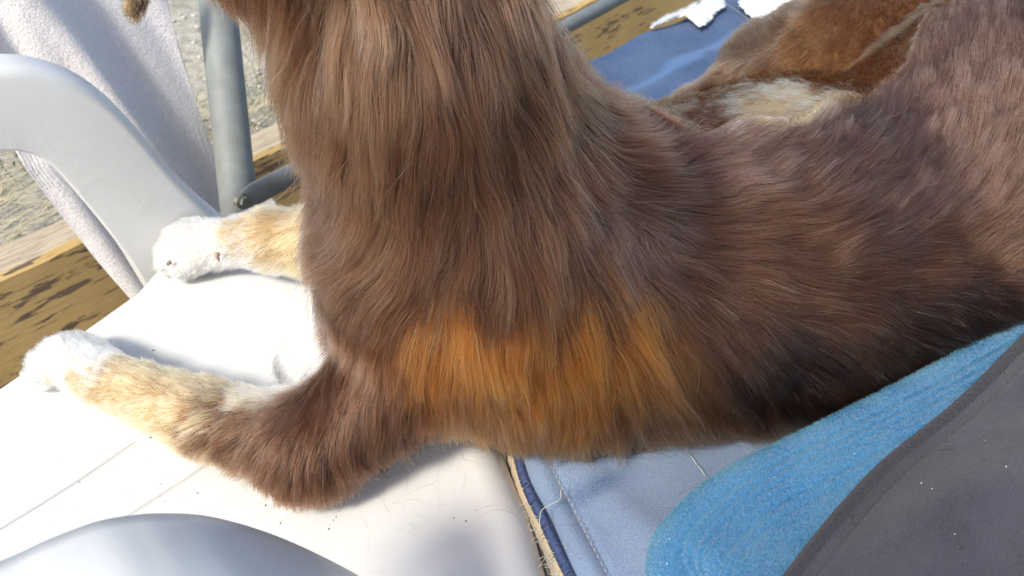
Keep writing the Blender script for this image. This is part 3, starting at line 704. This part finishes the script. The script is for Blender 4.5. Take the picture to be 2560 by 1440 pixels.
# ------------------------------------------------------------------ fur
def fur(N=380000, K=7):
    tri = np.vstack([BF[:, [0, 1, 2]], BF[:, [0, 2, 3]]]); a, b, c = BV[tri[:, 0]], BV[tri[:, 1]], BV[tri[:, 2]]
    cen = (a + b + c) / 3; ar = np.linalg.norm(np.cross(b - a, c - a), axis=1) / 2
    nn = nrm(samp(GRD, cen)); view = CAM - cen; dist = np.linalg.norm(view, axis=1); view /= dist[:, None]
    fac = (nn * view).sum(1)
    rel = cen - CAM; dep = rel @ np.array([0, cp, -sp]); px = rel[:, 0] / dep; py = (rel @ np.array([0, sp, cp])) / dep
    inf = (np.abs(px) < .72) & (py < .46) & (py > -.42) & (dep > .1)
    ln = coat(cen, 'l')[2]
    wt = ar * np.where(inf, 1, .12) * np.where(fac > -.25, 1, .25) * (.6 / dist) ** 1.2 * (.03 / np.clip(ln, .011, .05)) ** .7 * np.where(cen[:, 2] < .006, .0, 1)
    ti = RNG.choice(len(tri), N, p=wt / wt.sum()); r1, r2 = np.sqrt(RNG.random(N)), RNG.random(N)
    root = a[ti] * (1 - r1)[:, None] + b[ti] * (r1 * (1 - r2))[:, None] + c[ti] * (r1 * r2)[:, None]
    n0 = nrm(samp(GRD, root)); root = root - n0 * samp(FLD, root)[:, None]
    f0, _, L0 = coat(root)
    # clump guides: every hair follows a small lock and a larger lock
    def groups(G):
        g = RNG.choice(N, G, replace=False); kd = kdtree.KDTree(G)
        for i, j in enumerate(g): kd.insert(root[j], i)
        kd.balance(); jit = root + RNG.normal(0, .0007, root.shape)
        return g, np.fromiter((kd.find(p)[1] for p in jit), np.int64, N)
    gs, ks = groups(60000); gl, kl = groups(3200)
    rl = RNG.random(3200)[kl]; rs = RNG.random(60000)[ks]; rh = RNG.random(N)
    L0 = np.where(L0 > .03, .03 + (L0 - .03) * .62, L0); L = L0 * (.55 + .32 * rl + .30 * rs + .20 * rh)
    under = rh < .30; L = np.where(under, L * .6, L)
    fly = RNG.random(N) < .0018; L = np.where(fly, L * 1.1, L)
    lift = np.where(under, .10, .11 + .15 * rl + .07 * rs) + np.where(fly, .3, 0) + np.where(RNG.random(N) < .06, RNG.uniform(.08, .30, N), 0)
    ang = (rl - .5) * .22 + (rs - .5) * .12 + RNG.normal(0, .04, N) + np.where(fly, RNG.normal(0, .35, N), 0)
    ca_, sa_ = np.cos(ang)[:, None], np.sin(ang)[:, None]
    pos = root.copy(); P = np.empty((N, K, 3), np.float32); P[:, 0] = root - n0 * .0005
    for k in range(1, K):
        t = k / (K - 1); f = coat(pos, 'f')[0]; s_ = samp(FLD, pos); n = nrm(samp(GRD, pos))
        f = nrm(f - (f * n).sum(1, keepdims=True) * n); wv = (.11 * np.sin(pos[:, 0] * 95 + 40 * pos[:, 2] + 3 * np.sin(pos[:, 1] * 60)) + .08 * np.sin(pos[:, 2] * 150 + pos[:, 0] * 60 + rl * 2) + (rl - .5) * .24 * math.sin(t * 4.5)) * np.clip(L / .035, .3, 1.2)
        f = nrm(f * ca_ + np.cross(n, f) * (sa_ + wv[:, None]))
        tgt = .0006 + L * lift * (t ** .75) * np.where(L < .022, 1.5, 1)
        dh = np.clip((tgt - s_), -L / K * .55, L / K * .9)
        st = f * np.sqrt(np.maximum((L / (K - 1)) ** 2 - dh ** 2, 1e-9))[:, None] + n * dh[:, None]
        st[:, 2] -= .10 * L / K * t
        pos = pos + st; pos[:, 2] = np.maximum(pos[:, 2], .0012); P[:, k] = pos
    tk = np.linspace(0, 1, K)
    cs = (.45 * tk ** 1.5)[None, :, None] * np.where(fly, .0, 1)[:, None, None]; cl = (.22 * tk ** 1.5)[None, :, None] * np.where(fly, .0, 1)[:, None, None]
    gp = P[gs][ks]; P2 = P + (gp - P) * cs
    gp = P[gl][kl]; dm = np.linalg.norm(gp - P, axis=2, keepdims=True); P2 = P2 + np.where(dm < .03, (gp - P2) * cl, 0)
    P2 += (RNG.normal(0, 1, (N, 1, 3)) * (tk ** 1.2)[None, :, None] * .0008).astype(np.float32)
    rad = np.interp(L, [.008, .02, .05], [.00010, .00010, .00011])[:, None] * np.interp(tk, [0, .5, .85, 1], [.9, 1, .65, .12])[None]
    tone = (.55 + .60 * rs + .28 * rl) * (.80 + .40 * rh)
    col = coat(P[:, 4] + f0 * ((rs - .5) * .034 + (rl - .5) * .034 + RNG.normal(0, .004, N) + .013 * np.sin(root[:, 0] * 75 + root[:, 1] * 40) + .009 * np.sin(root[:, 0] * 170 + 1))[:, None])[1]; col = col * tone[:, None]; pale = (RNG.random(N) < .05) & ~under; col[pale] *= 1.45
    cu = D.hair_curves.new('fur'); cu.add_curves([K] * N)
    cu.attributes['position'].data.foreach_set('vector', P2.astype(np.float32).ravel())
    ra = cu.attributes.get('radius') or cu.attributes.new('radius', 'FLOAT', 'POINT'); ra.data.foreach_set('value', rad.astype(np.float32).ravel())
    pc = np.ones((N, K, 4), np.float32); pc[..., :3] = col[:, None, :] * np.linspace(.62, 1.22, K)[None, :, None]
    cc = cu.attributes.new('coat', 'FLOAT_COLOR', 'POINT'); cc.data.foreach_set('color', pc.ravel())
    m = D.materials.new('dog_hair'); m.use_nodes = True; t = m.node_tree; t.nodes.clear()
    o = t.nodes.new('ShaderNodeOutputMaterial'); h = t.nodes.new('ShaderNodeBsdfHairPrincipled'); h.model = 'CHIANG'; h.parametrization = 'COLOR'
    at = t.nodes.new('ShaderNodeAttribute'); at.attribute_name = 'coat'; t.links.new(at.outputs['Color'], h.inputs['Color'])
    h.inputs['Roughness'].default_value = .25; h.inputs['Radial Roughness'].default_value = .5; h.inputs['Coat'].default_value = 0; h.inputs['IOR'].default_value = 1.42
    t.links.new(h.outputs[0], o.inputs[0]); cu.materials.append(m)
    ob = D.objects.new('fur', cu); COL.objects.link(ob); ob.parent = dog; ob['kind'] = 'stuff'
fur()

# claws, nose and eye of the dog
clm = mat_flat('claw_horn', (.22, .14, .10), .4)
for (x, y, dpx) in ((545, 632, (4, 22)), (428, 655, (-8, 10))):
    p, ok = hits([(x, y)]); p = p[0]; a_ = p + (CAM - p) * .012; b_ = a_ + (UD(x + dpx[0], y + dpx[1], 1) - UD(x, y, 1)) * .85
    V, F = tube(crom([a_, a_ * .5 + b_ * .5 + np.array([-.001, 0, .001]), b_], 6), [.0022, .0022, .002, .0017, .0012, .0004], 8); mesh('claw', V, F, clm, dog)
V = IV * np.array([.012, .014, .010]) + np.array([-.236, .556, .398]); mesh('nose', V, IF, mat_flat('nose_leather', (.05, .03, .028), .35), dog)

# ------------------------------------------------------------------ short pile, fringe and shed hair as real fibres
def fibre_mat(name, rough=.55):
    m = D.materials.new(name); m.use_nodes = True; t = m.node_tree; t.nodes.clear()
    o = t.nodes.new('ShaderNodeOutputMaterial'); h = t.nodes.new('ShaderNodeBsdfHairPrincipled'); h.model = 'CHIANG'; h.parametrization = 'COLOR'
    at = t.nodes.new('ShaderNodeAttribute'); at.attribute_name = 'coat'; t.links.new(at.outputs['Color'], h.inputs['Color'])
    h.inputs['Roughness'].default_value = rough; h.inputs['Radial Roughness'].default_value = .8; h.inputs['IOR'].default_value = 1.3
    t.links.new(h.outputs[0], o.inputs[0]); return m
def fibres(name, P, rad, col, mat, parent=None, **k):
    N, K = P.shape[:2]; P = P - (np.array(wloc(parent)) if parent is not None else 0)
    cu = D.hair_curves.new(name); cu.add_curves([K] * N); cu.attributes['position'].data.foreach_set('vector', P.astype(np.float32).ravel())
    ra = cu.attributes.get('radius') or cu.attributes.new('radius', 'FLOAT', 'POINT'); ra.data.foreach_set('value', (rad * np.ones((N, 1)) * np.linspace(1, .5, K)[None]).astype(np.float32).ravel())
    cu.attributes.new('coat', 'FLOAT_COLOR', 'CURVE').data.foreach_set('color', np.hstack([col, np.ones((N, 1))]).astype(np.float32).ravel())
    cu.materials.append(mat); ob = D.objects.new(name, cu); COL.objects.link(ob)
    if parent is not None: ob.parent = parent
    return finish(ob, kind='stuff', **k)
def pile(o, N, ln, rad, c1, c2, rough=.55, lean=(0, 0, 0), mask=None, flip=False, curl=.5):
    V = np.array([v.co for v in o.data.vertices]); Fq = np.array([tuple(p.vertices) for p in o.data.polygons if len(p.vertices) == 4])
    tri = np.vstack([Fq[:, :3], Fq[:, [0, 2, 3]]]); a, b, c = V[tri[:, 0]], V[tri[:, 1]], V[tri[:, 2]]
    nn = nrm(np.cross(b - a, c - a)); ar = np.linalg.norm(np.cross(b - a, c - a), axis=1); cen = (a + b + c) / 3
    if flip: nn = np.where(((CAM - cen) * nn).sum(1, keepdims=True) < 0, -nn, nn)
    rel = cen - CAM; dep = rel @ np.array([0, cp, -sp]); px = rel[:, 0] / dep; py = (rel @ np.array([0, sp, cp])) / dep
    ok = (np.abs(px) < .68) & (np.abs(py) < .42) & (dep > .05)
    wt = ar * ok
    if mask is not None: wt = wt * mask(cen)
    ti = RNG.choice(len(tri), N, p=wt / wt.sum()); r1, r2 = np.sqrt(RNG.random(N)), RNG.random(N)
    root = a[ti] * (1 - r1)[:, None] + b[ti] * (r1 * (1 - r2))[:, None] + c[ti] * (r1 * r2)[:, None]
    sm = np.sin(root[:, 0] * 61 + 2 * np.sin(root[:, 1] * 43)) * np.sin(root[:, 1] * 57 + 1.3 * np.sin(root[:, 0] * 71))     # brushed patches
    d0 = nrm(nn[ti] + np.array(lean) + RNG.normal(0, curl * .6, (N, 3)) + .35 * sm[:, None] * np.array([.7, .5, 0])); d1 = nrm(d0 + RNG.normal(0, curl, (N, 3)))
    l = (ln * RNG.uniform(.6, 1.2, N))[:, None]; P = np.stack([root - nn[ti] * .0003, root + d0 * l * .5, root + d0 * l * .5 + d1 * l * .5], 1)
    mixv = np.clip(.5 + .3 * sm + RNG.normal(0, .28, N), 0, 1)[:, None]; col = np.array(c1) * (1 - mixv) + np.array(c2) * mixv
    fibres('pile', P, rad, col, fibre_mat(o.name + '_fibre', rough), o)

# ------------------------------------------------------------------ blankets
def blanket(name, edge, zs, inward, prof, mat, label, nseg=150, rib=None, wob=.003):
    E = np.array([U(x, y, z) for (x, y), z in zip(edge, zs)]); C = crom(E, nseg); V = []; m = len(prof)
    inward = np.array(inward)
    for i in range(nseg):
        for j, (dd, hz) in enumerate(prof):
            t = C[min(i + 1, nseg - 1)] - C[max(i - 1, 0)]; t /= np.linalg.norm(t); nn = np.array([t[1], -t[0], 0.]); nn /= np.linalg.norm(nn)
            nn = -nn
            k = min(1, max(0, dd) / .08); dirn = nn * (1 - k) + np.array([inward[0], inward[1], 0]) * k
            p = C[i] + dirn * dd + np.array([0, 0, hz])
            kk = min(1, max(0, dd - .015) / .03)
            p[2] += kk * wob * (math.sin(i * .043 + dd * 31) + .6 * math.sin(i * .021 - dd * 47 + 1) + .25 * math.sin(i * .13 + dd * 22)) 
            V.append(p)
    o = recalc(mesh(name, V, grid_faces(nseg, m), mat, label=label, cat='blanket'))
    o.modifiers.new('subdivision', 'SUBSURF').render_levels = 2
    return o
inw = np.array([.55, -.83])
ang = np.linspace(-R(80), R(90), 9)
r = .018
blue_prof = [(.03, -.02)] + [(r - r * math.cos(a), r * math.sin(a)) for a in ang]
x0, z0 = blue_prof[-1]
for dd in [.0015 * k for k in range(1, 40)] + [.06 + .01 * k for k in range(0, 28)]:
    rb = -.0020 * sum(math.exp(-((dd - c_) / .0016) ** 2) for c_ in (.004, .012, .019, .033, .042)) if dd < .06 else 0.
    blue_prof.append((x0 + dd, z0 + .28 * dd + rb))
BLUE = mat_cloth('blue_plush', (.017, .10, .24), (.05, .19, .34), 420, bump=.9, dist=.003, sheen=.25)
bb = blanket('blue_blanket', [(2760, 660), (2560, 790), (2300, 938), (2000, 1090), (1800, 1190), (1700, 1266), (1640, 1335), (1618, 1400), (1635, 1470), (1700, 1560)],
        [.075, .07, .06, .045, .035, .03, .026, .022, .02, .02], inw, blue_prof, BLUE, 'light blue plush blanket folded along the flank of the dog')
gp = [(.02, -.02), (.006, -.012), (.0, -.005), (.0005, .001), (.003, .0055), (.0065, .0072), (.0095, .006), (.0115, .003), (.0125, .0005), (.0135, -.0005), (.015, .001), (.018, .0035)] + [(.02 + .012 * k ** 1.05, .0045 + .35 * .012 * k ** 1.05 - .0006 * max(0, k - 6) ** 1.5) for k in range(1, 26)]
GREY = mat_grey()
GEDGE = [(2700, 720), (2600, 800), (2530, 868), (2450, 950), (2350, 1042), (2200, 1162), (2080, 1290), (1960, 1440), (1860, 1580)]
GZ = [.125, .12, .115, .11, .105, .098, .09, .08, .072]
gb = blanket('grey_blanket', GEDGE, GZ, np.array([.8, -.6]), gp, GREY, 'dark grey plush blanket with thick hem lying over the blue blanket', nseg=220, wob=.013)

hem_prof = [(.010, -.012), (-.001, -.006), (-.0012, .001), (.001, .0075), (.004, .0098), (.0072, .0085), (.0092, .005), (.0100, .0), (.0104, -.004)]
hm = blanket('hem', GEDGE, GZ, np.array([.8, -.6]), hem_prof, mat_cloth('grey_hem', (.012, .0115, .018), (.028, .026, .037), 420, bump=.9, dist=.0025, sheen=.1, big=30, weave=420), None, nseg=220, wob=.0)
hm.parent = gb
for key in ('label', 'category'):
    if key in hm: del hm[key]
pile(bb, 110000, .0022, .00012, (.019, .125, .27), (.105, .32, .49), .6, flip=True)
tw = D.objects['towel']; pile(tw, 90000, .0030, .00016, (.66, .62, .65), (.86, .83, .84), .7, flip=True, curl=.9, mask=lambda c: np.ones(len(c)))
# fringe on the torn scraps
for so_ in [o for o in S.objects if o.name.startswith('fabric_scrap')]:
    pile(so_, 9000, .006, .00012, (.70, .69, .66), (.86, .85, .83), .6, flip=True, curl=.8)
from mathutils.bvhtree import BVHTree
def tree_of(o):
    off = np.array(wloc(o)); return BVHTree.FromPolygons([tuple(np.array(v.co) + off) for v in o.data.vertices], [tuple(p.vertices) for p in o.data.polygons])
TS = [tree_of(D.objects[n_]) for n_ in ('seat', 'cushion')]; TG = tree_of(gb); TB = tree_of(bb)
def drop(p, trees, lift=.0004):
    best = None
    for t_ in trees:
        h = t_.ray_cast(Vector((p[0], p[1], .6)), Vector((0, 0, -1)))
        if h[0] is not None and (best is None or h[0].z > best): best = h[0].z
    return np.array([p[0], p[1], best + lift]) if best is not None else np.array([p[0], p[1], p[2]])
# hairs shed on the chair, crumbs on seat and cushion
N = 260; P = np.empty((N, 6, 3)); col = np.empty((N, 3))
for i in range(N):
    if i < 60:
        x, y = random.uniform(0, 420), random.uniform(330, 560)
        s_, z_ = UP(x, y, -.785); c = SU(s_, -.7835, z_)
        e1, e2 = np.array([A2[0], A2[1], 0]), np.array([0, 0, 1.])
    else:
        x, y = (random.uniform(0, 1300), random.uniform(1000, 1300)) if i < 190 else (random.uniform(1400, 1900), random.uniform(1150, 1400))
        c = U(x, y, .0025); e1, e2 = np.array([1., 0, 0]), np.array([0, 1., 0])
    a_ = random.uniform(0, 6.3); ln = random.uniform(.006, .028); bend = random.gauss(0, 1.2); q = c.copy()
    for k in range(6): P[i, k] = q if i < 60 else drop(q, TS, .0005 + .0012 * math.sin(k * .62)); q = q + (math.cos(a_) * e1 + math.sin(a_) * e2) * ln / 5; a_ += bend / 5
    col[i] = random.choice([(.5, .36, .2), (.6, .5, .36), (.16, .08, .05)]) if i >= 60 else (.7, .62, .5)
fibres('shed_hair', P, .00007, col, fibre_mat('shed_hair_fibre'), None, label='short loose dog hairs shed on the white chair and the cushion', cat='loose hair')
parts = []
for (x, y) in [(840, 1292), (833, 1300), (824, 1312), (822, 1322), (400, 1203), (410, 1246), (375, 1090), (263, 1343), (262, 1350), (385, 880), (370, 842), (700, 1305), (1190, 1285), (545, 1350)] + [(random.uniform(100, 1250), random.uniform(1150, 1330)) for _ in range(16)]:
    r = random.uniform(.0002, .0009); parts.append((IV * np.array([r * random.uniform(.6, 2), r, r * .6]) + drop(U(x, y, -.008), TS, r * .3), IF))
mesh('crumbs', *join(parts), mat_flat('dark_crumb', (.07, .055, .045)), kind='stuff', label='tiny dark crumbs of dirt scattered on the white seat', cat='crumbs')

parts = []
for k in range(18):
    x, y = random.uniform(1700, 2560), random.uniform(950, 1440); p = drop(U(x, y, .12), [TG, TB] + TS, .0004); r = random.choice([.0003, .0003, .0004, .0005])
    parts.append((IV * r * np.array([random.uniform(.7, 1.6), 1, .7]) + p, IF))
mesh('lint', *join(parts), mat_flat('white_lint', (.75, .74, .72)), kind='stuff', label='tiny white lint specks on the grey and blue blankets', cat='lint')

# lift everything so that the terrace floor is at height zero
for ob in S.objects:
    if ob.parent is None: ob.location.z += FLOOR
